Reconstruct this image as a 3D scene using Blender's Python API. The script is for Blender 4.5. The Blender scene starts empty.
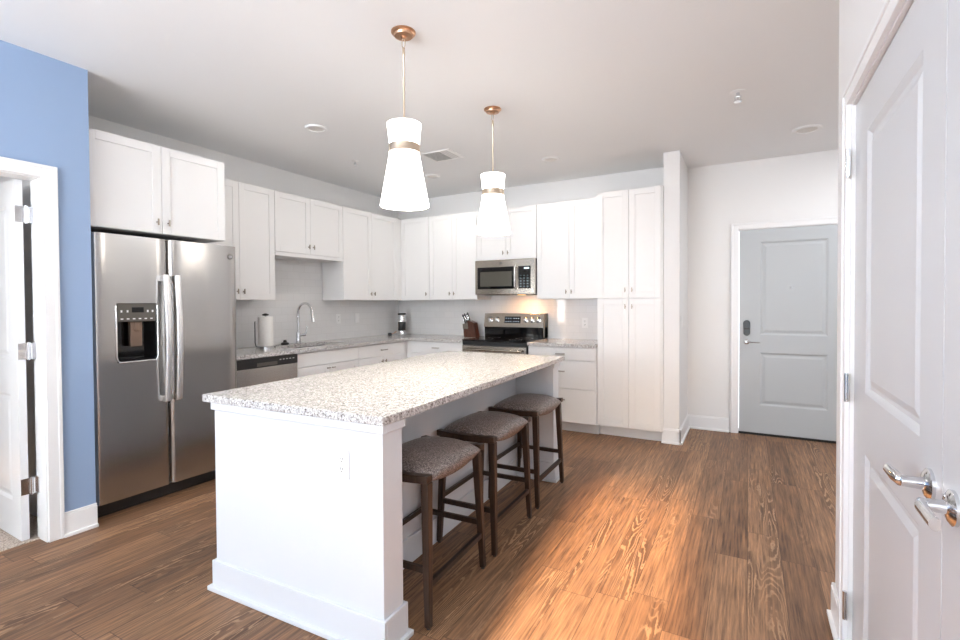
import bpy, bmesh, math, random
from mathutils import Vector, Matrix
random.seed(7)
PI = math.pi
S = bpy.context.scene
COL = S.collection

# ---------------------------------------------------------------- camera
F, YAW, PITCH, ROLL, EYE = 485.71, .5049, .0172, -.0057, 1.3355
fw = Vector((-math.sin(YAW)*math.cos(PITCH), math.cos(YAW)*math.cos(PITCH), -math.sin(PITCH)))
rt = Vector((math.cos(YAW), math.sin(YAW), 0)); up = rt.cross(fw)
r2 = rt*math.cos(ROLL)+up*math.sin(ROLL); u2 = -rt*math.sin(ROLL)+up*math.cos(ROLL)
cd = bpy.data.cameras.new('camera'); cam = bpy.data.objects.new('camera', cd); COL.objects.link(cam)
cam.matrix_world = Matrix(((r2.x, u2.x, -fw.x, 0), (r2.y, u2.y, -fw.y, 0), (r2.z, u2.z, -fw.z, EYE), (0, 0, 0, 1)))
cd.sensor_width = 36; cd.lens = F/960*36; cd.shift_y = -9/960; cd.clip_start = .03
S.camera = cam

# ---------------------------------------------------------------- world, light, exposure
w = bpy.data.worlds.new('daylight'); S.world = w; w.use_nodes = True
wb = w.node_tree.nodes['Background']; wb.inputs[0].default_value = (.86, .93, 1, 1); wb.inputs[1].default_value = 2.6
S.view_settings.view_transform = 'Standard'; S.view_settings.look = 'None'
S.view_settings.exposure = 0.50; S.view_settings.gamma = 1; S.view_settings.use_curve_mapping = False

def area(name, loc, rot, sx, sy, power, col):
    l = bpy.data.lights.new(name, 'AREA'); l.shape = 'RECTANGLE'; l.size = sx; l.size_y = sy; l.energy = power; l.color = col
    o = bpy.data.objects.new(name, l); COL.objects.link(o); o.location = loc; o.rotation_euler = rot
    return o
# rear window lamp tilted up as added ceiling fill, then bedroom window daylight
area('window_bounce_fill', (-1.95, -3.10, 1.45), (PI/2+1.2, 0, 0), 2.6, 2.1, 310, (.93, .97, 1))
area('bedroom_daylight', (-4.85, -3.10, 1.25), (PI/2, 0, 0), .8, 1.0, 26, (.95, .98, 1))

area('hall_fill_light', (1.35, 4.2, 2.70), (0, 0, 0), 1.0, 1.0, 25, (.95, .97, 1))  # unseen lamp added to brighten the hall and entry wall
# low warm sun added for the floor patch, through an opening shaped for it
sl = bpy.data.lights.new('floor_patch_sun', 'SUN'); sl.energy = 19; sl.angle = math.radians(2.2); sl.color = (1, .62, .28)
so = bpy.data.objects.new('floor_patch_sun', sl); COL.objects.link(so)
so.rotation_euler = Vector((-.09, 1, -.33)).to_track_quat('-Z', 'Y').to_euler()

# ---------------------------------------------------------------- materials
def mat(name, col=(.8, .8, .8), rough=.5, metal=0, spec=.5, coat=0, emit=None, es=0):
    m = bpy.data.materials.new(name); m.use_nodes = True
    b = m.node_tree.nodes['Principled BSDF']
    b.inputs['Base Color'].default_value = (*col, 1); b.inputs['Roughness'].default_value = rough
    b.inputs['Metallic'].default_value = metal; b.inputs['Specular IOR Level'].default_value = spec
    b.inputs['Coat Weight'].default_value = coat
    if emit: b.inputs['Emission Color'].default_value = (*emit, 1); b.inputs['Emission Strength'].default_value = es
    return m
class N:
    def __init__(s, m): s.t = m.node_tree; s.b = s.t.nodes['Principled BSDF']
    def n(s, kind, **kw):
        x = s.t.nodes.new('ShaderNode'+kind)
        for k, v in kw.items():
            if k in ('op',): x.operation = v
            elif k[0] == 'i' and k[1:].isdigit(): s.put(x.inputs[int(k[1:])], v)
            elif hasattr(x, k): setattr(x, k, v)
            else: s.put(x.inputs[k.replace('_', ' ')], v)
        return x
    def put(s, sock, v):
        if isinstance(v, bpy.types.NodeSocket): s.t.links.new(v, sock)
        elif isinstance(v, bpy.types.Node): s.t.links.new(v.outputs[0], sock)
        else: sock.default_value = v
    def m(s, op, a, b=0.0, c=0.0): return s.n('Math', op=op, i0=a, i1=b, i2=c).outputs[0]
    def ramp(s, fac, pts, interp='LINEAR'):
        r = s.n('ValToRGB'); r.color_ramp.interpolation = interp; s.put(r.inputs[0], fac); e = r.color_ramp.elements
        while len(e) < len(pts): e.new(.5)
        for i, (p, c) in enumerate(pts): e[i].position = p; e[i].color = (*c, 1) if len(c) == 3 else c
        return r.outputs[0]
    def mix(s, f, a, b, blend='MIX'):
        x = s.n('Mix', data_type='RGBA', blend_type=blend); s.put(x.inputs[0], f)
        for k, v in ((6, a), (7, b)): s.put(x.inputs[k], (*v, 1) if isinstance(v, tuple) and len(v) == 3 else v)
        return x.outputs[2]
    def bump(s, h, strength=.2, dist=.002):
        x = s.n('Bump', Strength=strength, Distance=dist, Height=h); s.t.links.new(x.outputs[0], s.b.inputs['Normal']); return x
    def co(s): return s.n('TexCoord').outputs['Object']

def paint(name, col, rough=.55, bump=.04):
    m = mat(name, col, rough); n = N(m)
    t = n.n('TexNoise', Vector=n.co(), Scale=260.0, Detail=2.0); n.bump(t.outputs[0], bump, .001)
    return m
WALL = paint('white_wall_paint', (.85, .845, .84)); CEIL = paint('ceiling_paint', (.875, .885, .895), .8)
BLUE = paint('blue_wall_paint', (.30, .415, .615), .5)
TRIM = paint('white_trim_paint', (.88, .88, .885), .32, .01)
CAB = paint('white_cabinet_lacquer', (.86, .855, .85), .35, .008)
CABIN = mat('cabinet_underside', (.72, .70, .67), .5)
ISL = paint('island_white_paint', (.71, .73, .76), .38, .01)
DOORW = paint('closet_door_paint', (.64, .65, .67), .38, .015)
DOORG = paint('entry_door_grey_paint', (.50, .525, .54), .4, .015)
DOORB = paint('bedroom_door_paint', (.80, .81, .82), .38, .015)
CHROME = mat('chrome', (.70, .71, .73), .08, 1)
NICKEL = mat('satin_nickel', (.36, .31, .26), .28, 1)
PULL = mat('drawer_pull_nickel', (.42, .39, .36), .3, 1)
BRONZE = mat('brushed_bronze', (.64, .38, .24), .28, 1)
CHAMP = mat('champagne_metal', (.66, .54, .42), .34, 1)
BLACK = mat('black_plastic', (.014, .014, .015), .35)
RUBBER = mat('grey_rubber', (.05, .05, .05), .7)
GLASSB = mat('black_glass', (.004, .004, .005), .04, 0, .4)
GREYP = mat('dark_grey_panel', (.10, .09, .075), .35)
WPLAST = mat('white_plastic', (.86, .86, .86), .35)
SLOT = mat('outlet_slot', (.05, .05, .055), .6)
PAPER = mat('paper_towel_paper', (.88, .86, .83), .9)
BULBM = mat('bulb_glass', (1, .95, .85), .4, emit=(1, .82, .62), es=4)
LOCKM = mat('slate_grey_lock', (.045, .06, .07), .35)

def steel(name, col, axis, rough=.3):
    m = mat(name, col, rough, 1); n = N(m)
    sc = {'y': (60, 1.2, 260), 'x': (1.2, 60, 260), 'z': (200, 200, 2)}[axis]
    mp = n.n('Mapping', Vector=n.co(), Scale=sc); t = n.n('TexNoise', Vector=mp, Scale=3.0, Detail=3.0)
    n.put(n.b.inputs['Roughness'], n.m('MULTIPLY_ADD', t.outputs[0], .14, rough-.07)); n.bump(t.outputs[0], .05, .0008)
    return m
STEEL = steel('brushed_stainless', (.46, .445, .43), 'y', .21)
STEELX = steel('brushed_stainless_range', (.44, .40, .35), 'x', .22)
STEELH = steel('handle_stainless', (.80, .80, .80), 'z', .24)

HANDLE = mat('handle_satin_steel', (.84, .84, .84), .36, 1)
def shade_mat():
    m = mat('lit_fabric_shade', (.93, .91, .88), .8, emit=(1, .955, .90), es=4.2); return m
SHADE = shade_mat()
SHADEIN = mat('shade_lining', (.93, .90, .85), .8)

def granite():
    m = mat('speckled_granite', (.7, .68, .66), .14, 0, .5); n = N(m); c = n.co()
    v1 = n.n('TexVoronoi', Vector=c, Scale=215.0); v2 = n.n('TexVoronoi', Vector=c, Scale=125.0)
    r1 = n.n('SeparateColor', i0=v1.outputs['Color']); r2_ = n.n('SeparateColor', i0=v2.outputs['Color'])
    base = n.ramp(r1.outputs[0], [(0, (.035, .03, .03)), (.13, (.20, .165, .14)), (.27, (.38, .36, .35)), (.44, (.55, .53, .51)), (.64, (.78, .77, .76)), (.92, (.22, .22, .23))], 'CONSTANT')
    big = n.ramp(r2_.outputs[1], [(0, (.14, .12, .11)), (.12, (.42, .39, .37)), (.30, (.62, .60, .58)), (.60, (.82, .81, .80))], 'CONSTANT')
    n.put(n.b.inputs['Base Color'], n.mix(.45, base, big))
    return m
GRAN = granite()

def floor_mat():
    m = mat('wood_plank_floor', (.25, .13, .07), .38, 0, .35); n = N(m)
    sp = n.n('SeparateXYZ', i0=n.co()); X, Y = sp.outputs[0], sp.outputs[1]
    u = n.m('DIVIDE', X, .152); row = n.m('FLOOR', u)
    w1 = n.n('TexWhiteNoise', noise_dimensions='1D', W=row).outputs[0]
    v = n.m('DIVIDE', n.m('ADD', Y, n.m('MULTIPLY', w1, 5.0)), 1.22); colm = n.m('FLOOR', v)
    cid = n.n('CombineXYZ', i0=row, i1=colm, i2=0.0)
    wn = n.n('TexWhiteNoise', noise_dimensions='3D', Vector=cid); rnd = wn.outputs[0]
    rc = n.n('SeparateColor', i0=wn.outputs[1])
    off = n.m('MULTIPLY', rnd, 37.0)
    # contour grain: long cathedral figures
    gv = n.n('CombineXYZ', i0=n.m('MULTIPLY', X, 10.0), i1=n.m('MULTIPLY', Y, .85), i2=off)
    g = n.n('TexNoise', Vector=gv, Scale=1.0, Detail=1.6, Roughness=.45, Distortion=.25).outputs[0]
    jv = n.n('CombineXYZ', i0=n.m('MULTIPLY', X, 60.0), i1=n.m('MULTIPLY', Y, 30.0), i2=off)
    jit = n.n('TexNoise', Vector=jv, Scale=1.0, Detail=2.0).outputs[0]
    ph = n.m('ADD', n.m('MULTIPLY', g, 150.0), n.m('MULTIPLY', jit, 4.5))
    lines = n.m('SINE', ph)
    fv = n.n('CombineXYZ', i0=n.m('MULTIPLY', X, 95.0), i1=n.m('MULTIPLY', Y, 3.5), i2=off)
    fine = n.n('TexNoise', Vector=fv, Scale=1.0, Detail=4.0, Roughness=.65).outputs[0]
    bv = n.n('CombineXYZ', i0=n.m('MULTIPLY', X, 9.0), i1=n.m('MULTIPLY', Y, .9), i2=off)
    broad = n.n('TexNoise', Vector=bv, Scale=1.0, Detail=3.0).outputs[0]
    tone = n.m('ADD', n.m('MULTIPLY', rnd, .42), n.m('MULTIPLY', broad, .62))
    base = n.ramp(tone, [(.12, (.125, .064, .034)), (.45, (.20, .107, .058)), (.75, (.28, .156, .086)), (1, (.37, .215, .124))])
    fl = n.ramp(fine, [(.32, (.42, .38, .35)), (.48, (.92, .92, .92)), (.58, (1.2, 1.17, 1.13)), (.70, (1.75, 1.68, 1.58))])
    base = n.mix(1.0, base, fl, 'MULTIPLY')
    mk = n.n('CombineXYZ', i0=n.m('MULTIPLY', X, 7.0), i1=n.m('MULTIPLY', Y, 1.3), i2=n.m('ADD', off, 9.0))
    mask = n.ramp(n.n('TexNoise', Vector=mk, Scale=1.0, Detail=1.0).outputs[0], [(.47, (0, 0, 0)), (.60, (1, 1, 1))])
    pick = n.m('MULTIPLY', mask, n.ramp(rc.outputs[1], [(.25, (.10,)*3), (.7, (1, 1, 1))]))
    ln = n.ramp(lines, [(.55, (0, 0, 0)), (.85, (1, 1, 1))]); dk = n.ramp(lines, [(0, (1, 1, 1)), (.30, (0, 0, 0))])
    base = n.mix(n.m('MULTIPLY', n.m('MULTIPLY', dk, pick), .55), base, (.075, .035, .017))
    base = n.mix(n.m('MULTIPLY', n.m('MULTIPLY', ln, pick), .50), base, (.50, .32, .19))
    fu = n.m('FRACT', u); fv2 = n.m('FRACT', v)
    gx = n.m('LESS_THAN', n.m('MINIMUM', fu, n.m('SUBTRACT', 1.0, fu)), .009)
    gy = n.m('LESS_THAN', n.m('MINIMUM', fv2, n.m('SUBTRACT', 1.0, fv2)), .0013)
    gap = n.m('MAXIMUM', gx, gy)
    base = n.mix(n.m('MULTIPLY', gap, .7), base, (.05, .025, .013))
    n.put(n.b.inputs['Base Color'], base)
    n.put(n.b.inputs['Roughness'], n.m('MULTIPLY_ADD', fine, .16, .38))
    hgt = n.m('SUBTRACT', n.m('MULTIPLY', fine, .3), gap); n.bump(hgt, .22, .0012)
    return m
FLOOR = floor_mat()

def carpet():
    m = mat('beige_carpet', (.55, .47, .40), .95); n = N(m); t = n.n('TexNoise', Vector=n.co(), Scale=120.0, Detail=3.0)
    n.put(n.b.inputs['Base Color'], n.ramp(t.outputs[0], [(.3, (.30, .23, .18)), (.6, (.68, .58, .50))])); n.bump(t.outputs[0], .6, .01); return m
CARPET = carpet()

def tile(name, ax):
    m = mat(name, (.80, .80, .80), .10, 0, .5); n = N(m)
    sp = n.n('SeparateXYZ', i0=n.co()); A = sp.outputs[ax]; Z = sp.outputs[2]
    vec = n.n('CombineXYZ', i0=A, i1=n.m('SUBTRACT', Z, .914), i2=0.0)
    br = n.n('TexBrick', Vector=vec, Scale=1.0, Mortar_Size=.0016, Mortar_Smooth=.3, Brick_Width=.152, Row_Height=.0763)
    br.offset = .5
    n.put(br.inputs['Color1'], (.80, .80, .80, 1)); n.put(br.inputs['Color2'], (.77, .77, .77, 1)); n.put(br.inputs['Mortar'], (.66, .66, .655, 1))
    n.put(n.b.inputs['Base Color'], br.outputs[0])
    n.put(n.b.inputs['Roughness'], n.m('MULTIPLY_ADD', br.outputs[1], .5, .05))
    wob = n.n('TexNoise', Vector=vec, Scale=9.0, Detail=1.0).outputs[0]
    h = n.m('SUBTRACT', n.m('MULTIPLY', wob, .35), br.outputs[1]); n.bump(h, .22, .0016)
    return m
TILEX, TILEY = tile('glossy_tile_back', 0), tile('glossy_tile_side', 1)

def wood(name, dark, light, sc=(30, 30, 2.2), rough=.38):
    m = mat(name, dark, rough); n = N(m); mp = n.n('Mapping', Vector=n.co(), Scale=sc)
    t = n.n('TexNoise', Vector=mp, Scale=2.0, Detail=4.0, Roughness=.6)
    n.put(n.b.inputs['Base Color'], n.ramp(t.outputs[0], [(.3, dark), (.7, light)])); n.bump(t.outputs[0], .08, .001); return m
ESP = wood('espresso_wood', (.016, .008, .005), (.052, .027, .016))
ESPB = wood('dark_footrest_wood', (.012, .008, .006), (.030, .018, .012))
BLOCKW = wood('knife_block_wood', (.045, .014, .008), (.10, .034, .018), (60, 60, 6))

def fabric():
    m = mat('grey_brown_seat_fabric', (.18, .14, .12), .40, 0, .5); n = N(m); c = n.co()
    a = n.n('TexNoise', Vector=n.n('Mapping', Vector=c, Scale=(420, 90, 200)), Scale=1.0, Detail=3.0).outputs[0]
    b = n.n('TexNoise', Vector=n.n('Mapping', Vector=c, Scale=(90, 420, 200)), Scale=1.0, Detail=3.0).outputs[0]
    s = n.m('ADD', n.m('MULTIPLY', a, .5), n.m('MULTIPLY', b, .5))
    n.put(n.b.inputs['Base Color'], n.ramp(s, [(.37, (.045, .032, .028)), (.50, (.18, .14, .125)), (.60, (.42, .36, .335))])); n.bump(s, .35, .0015)
    return m
FAB = fabric()

# ---------------------------------------------------------------- mesh helper
ORG = {}
def idf(a, d, z): return Vector((a, d, z))
def faceX(x0): return lambda a, d, z: Vector((x0+d, a, z))      # a along y, d towards +x
def faceNX(x0): return lambda a, d, z: Vector((x0-d, a, z))     # d towards -x
def faceNY(y0): return lambda a, d, z: Vector((a, y0-d, z))     # a along x, d towards -y
class MB:
    def __init__(s, T=idf): s.bm = bmesh.new(); s.T = T
    def box(s, a0, a1, b0, b1, c0, c1):
        v = [s.bm.verts.new(s.T(a, b, c)) for a in (a0, a1) for b in (b0, b1) for c in (c0, c1)]
        for f in ((0, 1, 3, 2), (4, 6, 7, 5), (0, 4, 5, 1), (2, 3, 7, 6), (0, 2, 6, 4), (1, 5, 7, 3)): s.bm.faces.new([v[i] for i in f])
        return s
    def hexa(s, lo, hi):   # two quads (4 points each)
        v = [s.bm.verts.new(s.T(*p)) for p in lo+hi]
        for f in ((3, 2, 1, 0), (4, 5, 6, 7), (0, 1, 5, 4), (1, 2, 6, 5), (2, 3, 7, 6), (3, 0, 4, 7)): s.bm.faces.new([v[i] for i in f])
        return s
    def loops(s, rings, cap=True, closed=False):
        R = [[s.bm.verts.new(p) for p in r] for r in rings]; n = len(R[0])
        prs = list(zip(R, R[1:])) + ([(R[-1], R[0])] if closed else [])
        for a, b in prs:
            for i in range(n): s.bm.faces.new((a[i], a[(i+1) % n], b[(i+1) % n], b[i]))
        if cap and not closed: s.bm.faces.new(R[0][::-1]); s.bm.faces.new(R[-1])
        return s
    def lathe(s, prof, c, n=32, axis=(0, 0, 1), cap=True, closed=False):   # prof: (r, h)
        ax = Vector(axis).normalized(); e = Vector((0, 0, 1)) if abs(ax.z) < .9 else Vector((1, 0, 0))
        p = ax.cross(e).normalized(); q = ax.cross(p); c = Vector(c)
        return s.loops([[c+ax*h+(p*math.cos(2*PI*i/n)+q*math.sin(2*PI*i/n))*r for i in range(n)] for r, h in prof], cap, closed)
    def cyl(s, p0, p1, r, rb=None, n=20):
        p0, p1 = Vector(p0), Vector(p1); d = p1-p0
        return s.lathe([(r, 0), (r if rb is None else rb, d.length)], p0, n, d)
    def tube(s, pts, r, n=12, flat=None, up=None):
        P = [Vector(p) for p in pts]; rings = []; pp = None
        for i, p in enumerate(P):
            d = (P[min(i+1, len(P)-1)]-P[max(i-1, 0)]).normalized()
            if pp is None: e = Vector(up) if up else (Vector((0, 0, 1)) if abs(d.z) < .9 else Vector((1, 0, 0))); pp = d.cross(e).normalized()
            else: pp = (pp-d*pp.dot(d)).normalized()
            q = d.cross(pp); rr = r[i] if isinstance(r, (list, tuple)) else r; fl = flat or 1
            rings.append([p+(pp*math.cos(2*PI*k/n)*rr+q*math.sin(2*PI*k/n)*rr*fl) for k in range(n)])
        return s.loops(rings)
    def ring(s, a, b, cc, depth, inset_depth, w):   # not used
        pass
    def build(s, name, m, parent=None, bevel=0, smooth=False, org=None, seg=2):
        bm = s.bm; bmesh.ops.recalc_face_normals(bm, faces=bm.faces)
        if parent is not None: o0 = ORG[parent.name]
        elif org == 'zero': o0 = Vector((0, 0, 0))
        elif org is not None: o0 = Vector(org)
        else:
            cs = [v.co for v in bm.verts]; lo = [min(c[i] for c in cs) for i in range(3)]; hi = [max(c[i] for c in cs) for i in range(3)]
            o0 = Vector(((lo[0]+hi[0])/2, (lo[1]+hi[1])/2, lo[2]))
        for v in bm.verts: v.co -= o0
        me = bpy.data.meshes.new(name); bm.to_mesh(me); bm.free()
        ms = m if isinstance(m, list) else [m]
        for x in ms: me.materials.append(x)
        o = bpy.data.objects.new(name, me); COL.objects.link(o); ORG[o.name] = o0
        if parent is not None: o.parent = parent
        else: o.location = o0
        if smooth:
            for p in me.polygons: p.use_smooth = True
            if smooth != 'all':
                me.set_sharp_from_angle(angle=math.radians(38))
        if bevel:
            b = o.modifiers.new('bevel', 'BEVEL'); b.width = bevel; b.segments = seg; b.limit_method = 'ANGLE'; b.angle_limit = math.radians(40)
            b.harden_normals = False
        return o
def thing(name, label, cat, loc=(0, 0, 0), group=None):
    o = bpy.data.objects.new(name, None); COL.objects.link(o); o.location = loc; o.empty_display_size = .1
    ORG[o.name] = Vector(loc); o['label'] = label; o['category'] = cat
    if group: o['group'] = group
    return o
def tag(o, label, cat, group=None):
    o['label'] = label; o['category'] = cat
    if group: o['group'] = group
    return o
def struct(o): o['kind'] = 'structure'; return o
def sempty(name, loc):
    o = bpy.data.objects.new(name, None); COL.objects.link(o); o.location = loc; ORG[o.name] = Vector(loc); o['kind'] = 'structure'; o.empty_display_size = .1; return o
def dup(root, loc, rotz=0, label=None):
    r = root.copy(); COL.objects.link(r); r.location = loc; r.rotation_euler = (0, 0, rotz)
    if label: r['label'] = label
    for ch in list(root.children):
        c = ch.copy(); COL.objects.link(c); c.parent = r
        for g in ch.children: d = g.copy(); COL.objects.link(d); d.parent = c
    return r

H = 2.732; XW = -4.255; YW = 5.365; XB = -3.448; YB = 1.426; YE = 5.55; XR = .325; YC = 2.50; YR = -3.2
# ---------------------------------------------------------------- structure
def sbox(name, m, *b, bevel=0):
    mb = MB()
    for q in b: mb.box(*q)
    return struct(mb.build(name, m, org='zero', bevel=bevel))
sbox('floor', FLOOR, (-3.54, 2.5, YR-.1, 5.75, -.1, 0), (-4.4, -3.54, 1.30, 5.75, -.1, 0))
sbox('floor_bedroom', CARPET, (-7.0, -3.54, YR-.1, 1.30, -.1, .006))
sbox('ceiling', CEIL, (-7.0, 2.5, YR-.1, 5.75, H, H+.1))
sbox('wall_kitchen', WALL, (XW-.1, XW, YB, YW+.1, 0, H))
sbox('wall_back', WALL, (XW-.1, -.7015, YW, YW+.3, 0, H))
sbox('wall_divider', WALL, (-.7015, -.5614, 4.85, YE, 0, H))
# wall behind the entry door, around its opening
DX0, DX1, DT = -.085, .83, 2.045
sbox('wall_entry', WALL, (-.7015, DX0-.02, YE, YE+.15, 0, H), (DX1+.02, 2.5, YE, YE+.15, 0, H), (DX0-.02, DX1+.02, YE, YE+.15, DT+.02, H))
sbox('wall_hall_side', WALL, (2.35, 2.45, YC, YE, 0, .9), (2.35, 2.45, YC, YE, .9, H))
# right wall with closet opening
CY0, CY1, CT = .30, 2.200, 2.04
sbox('wall_right', WALL, (XR, 2.45, CY1+.02, YC, 0, H), (XR, .46, YR, CY0-.02, 0, H), (XR, .46, CY0-.02, CY1+.02, CT+.02, H))
sbox('wall_closet', WALL, (1.1, 1.2, CY0-.3, CY1+.02, 0, H), (.46, 1.1, CY0-.3, CY0-.2, 0, H))
# blue wall with bedroom door opening
BY0, BY1, BT = .37, 1.19, 2.04
sbox('wall_left', BLUE, (XB-.12, XB, BY1+.02, YB, 0, H), (XB-.12, XB, YR, BY0-.02, 0, H), (XB-.12, XB, BY0-.02, BY1+.02, BT+.02, H))
sbox('wall_alcove', WALL, (-7.0, XB-.12, YB-.12, YB, 0, H))
sbox('wall_bedroom', WALL, (-7.1, -7.0, YR, YB, 0, H))
# rear wall with living room and bedroom windows
def winwall(name, m, x0, x1, wx0, wx1, z0, z1):
    sbox(name, m, (x0, wx0, YR-.12, YR, 0, H), (wx1, x1, YR-.12, YR, 0, H), (wx0, wx1, YR-.12, YR, 0, z0), (wx0, wx1, YR-.12, YR, z1, H))
sbox('wall_rear', WALL, (XB-.12, -3.2, YR-.12, YR, 0, H), (-.65, -.47, YR-.12, YR, 0, H), (.31, .46, YR-.12, YR, 0, H), (-3.2, -.65, YR-.12, YR, 0, .3), (-3.2, -.65, YR-.12, YR, 2.45, H), (-.47, .31, YR-.12, YR, 2.3, H))
sbox('wall_sun_blocker', mat('sun_blocker_white', (.85, .85, .84), .8), (-3.19, -.66, YR-.025, YR-.02, .3, 2.45))  # unseen sheet added to keep the sun out of the wide window
winwall('wall_bedroom_rear', WALL, -7.1, XB-.12, -5.25, -4.45, .75, 1.75)
def window(name, x0, x1, z0, z1, nx, nz):
    mb = MB(); t = .05
    mb.box(x0, x1, YR-.1, YR-.03, z0, z0+t).box(x0, x1, YR-.1, YR-.03, z1-t, z1).box(x0, x0+t, YR-.1, YR-.03, z0+t, z1-t).box(x1-t, x1, YR-.1, YR-.03, z0+t, z1-t)
    for i in range(1, nx): x = x0+(x1-x0)*i/nx; mb.box(x-.02, x+.02, YR-.09, YR-.04, z0+t, z1-t)
    for i in range(1, nz): z = z0+(z1-z0)*i/nz; mb.box(x0+t, x1-t, YR-.09, YR-.04, z-.02, z+.02)
    struct(mb.build(name, TRIM, org='zero'))
window('window_1', -3.2, -.65, .3, 2.45, 3, 2); window('sun_patch_opening', -.47, .31, 0, 2.3, 1, 1); window('window_2', -5.25, -4.45, .75, 1.75, 2, 3)  # the full-height single-pane opening is added, sized for the sun patch

# baseboards and trims
def base(name, segs, m=TRIM):
    """segs: (axis, fixed coordinate, direction out of wall, start, end)"""
    mb = MB()
    for ax, c, d, a, b in segs:
        for t, z0, z1, in ((.014, 0, .128), (.009, .128, .140), (.028, 0, .018)):
            lo, hi = sorted((c, c+d*t))
            if ax == 'x': mb.box(lo, hi, a, b, z0, z1)
            else: mb.box(a, b, lo, hi, z0, z1)
    return struct(mb.build(name, m, org='zero', bevel=.002))
base('baseboard_left', [('x', XB, 1, 1.262, YB+.002), ('x', XB, 1, YR, BY0-.09)])
base('baseboard_divider', [('y', 4.85, -1, -.7155, -.5474), ('x', -.5614, 1, 4.836, YE)])
base('baseboard_entry', [('y', YE, -1, -.5614, DX0-.085), ('y', YE, -1, DX1+.085, 2.35)])
base('baseboard_right', [('x', XR, -1, CY1+.085, YC+.012), ('y', YC, 1, XR-.012, 2.3)])
def casing(name, T, a0, a1, zt, w=.066):
    mb = MB(T)
    for (d, o, i) in ((.016, w, .006), (.021, w, w-.018)):
        mb.box(a0-o, a0-i, 0, d, 0, zt+i if False else zt+o).box(a1+i, a1+o, 0, d, 0, zt+o).box(a0-i, a1+i, 0, d, zt+i, zt+o)
    return struct(mb.build(name, TRIM, org='zero', bevel=.002))
casing('trim_1', faceX(XB), BY0, BY1, BT, .075)
casing('trim_2', faceNX(XR), CY0, CY1, CT)
casing('trim_3', faceNY(YE), DX0, DX1, DT, .07)
# jambs
sbox('trim_4', TRIM, (XB-.12, XB, BY1, BY1+.02, 0, BT), (XB-.12, XB, BY0-.02, BY0, 0, BT), (XB-.12, XB, BY0-.02, BY1+.02, BT, BT+.02))
sbox('trim_5', TRIM, (XR, .46, CY1, CY1+.02, 0, CT), (XR, .46, CY0-.02, CY0, 0, CT), (XR, .46, CY0-.02, CY1+.02, CT, CT+.02))
sbox('trim_6', TRIM, (DX0-.02, DX0, YE, YE+.15, 0, DT), (DX1, DX1+.02, YE, YE+.15, 0, DT), (DX0-.02, DX1+.02, YE, YE+.15, DT, DT+.02))
sbox('trim_7', BLACK, (DX0, DX1, YE+.001, YE+.14, 0, .022))

def moulded(mb, a0, a1, z0, z1, t, panels, g=.026, dep=.009, both=False):
    """door slab 0..t with raised-and-fielded panels in its front"""
    T = mb.T
    xs = sorted({a0, a1, *[p[0] for p in panels], *[p[1] for p in panels]}); zs = sorted({z0, z1, *[p[2] for p in panels], *[p[3] for p in panels]})
    mb.box(a0, a1, 0, t-dep-.003, z0, z1)
    for i in range(len(xs)-1):
        for j in range(len(zs)-1):
            xc, zc = (xs[i]+xs[i+1])/2, (zs[j]+zs[j+1])/2
            if any(p[0] < xc < p[1] and p[2] < zc < p[3] for p in panels): continue
            mb.box(xs[i], xs[i+1], t-dep-.003, t, zs[j], zs[j+1])
    for p in panels:
        def r(k, d): return [T(p[0]+k, d, p[2]+k), T(p[1]-k, d, p[2]+k), T(p[1]-k, d, p[3]-k), T(p[0]+k, d, p[3]-k)]
        rings = [r(0, t-dep-.0029), r(0, t-.0005), r(.008, t-.004), r(g*.6, t-dep), r(g, t-dep), r(g+.022, t-.003)]
        R = [[mb.bm.verts.new(q) for q in rr] for rr in rings]
        for a, b in zip(R, R[1:]):
            for k in range(4): mb.bm.faces.new((a[k], a[(k+1) % 4], b[(k+1) % 4], b[k]))
        mb.bm.faces.new(R[-1])
def hinge(parent, T, a, z, w=.03, h=.09, d=0.0):
    mb = MB(T); mb.box(a-w, a+w, d, d+.003, z-h/2, z+h/2)
    c0, c1 = T(a, d+.006, z-h/2-.004), T(a, d+.006, z+h/2+.004); mb.cyl(c0, c1, .0065, n=12)
    mb.build('hinge', CHROME, parent, smooth=True)

# entry door (grey, two panels)
d1 = sempty('door_1', (DX0, YE, 0)); mb = MB(faceNY(YE+.045))
moulded(mb, DX0+.004, DX1-.004, .024, DT-.004, .042, [(.10, .655, 1.0, 1.92), (.10, .655, .30, .825)])
mb.build('door_slab', DOORG, d1)
mb = MB(); mb.cyl((.357, YE+.004, 1.465), (.357, YE-.003, 1.465), .008); mb.build('peephole', CHROME, d1, smooth=True)
mb = MB()   # rounded keypad
pts = []
for k in range(24):
    a = 2*PI*k/24; pts.append((-.014+math.cos(a)*.030, 1.068+(.048 if math.sin(a) >= 0 else -.048)+math.sin(a)*.030))
mb.loops([[Vector((x, YE+.003, z)) for x, z in pts], [Vector((x, YE-.016, z)) for x, z in pts], [Vector((-.014+(x+.014)*.85, YE-.020, 1.068+(z-1.068)*.95)) for x, z in pts]])
lk = mb.build('smart_lock', LOCKM, d1, smooth=True); lk['label'] = 'dark slate keypad lock'
mb = MB(); mb.box(-.036, .008, YE-.022, YE-.0195, 1.055, 1.068); mb.build('keypad_window', BLACK, lk)
mb = MB(); mb.lathe([(.026, 0), (.026, .008), (.014, .012), (.012, .045)], (-.014, YE+.003, .93), axis=(0, -1, 0))
mb.tube([(-.014, YE-.038, .93), (.01, YE-.045, .93), (.06, YE-.046, .927), (.10, YE-.043, .925)], [.012, .010, .009, .007], flat=.7); mb.build('lever_handle', CHROME, d1, smooth=True)

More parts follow.
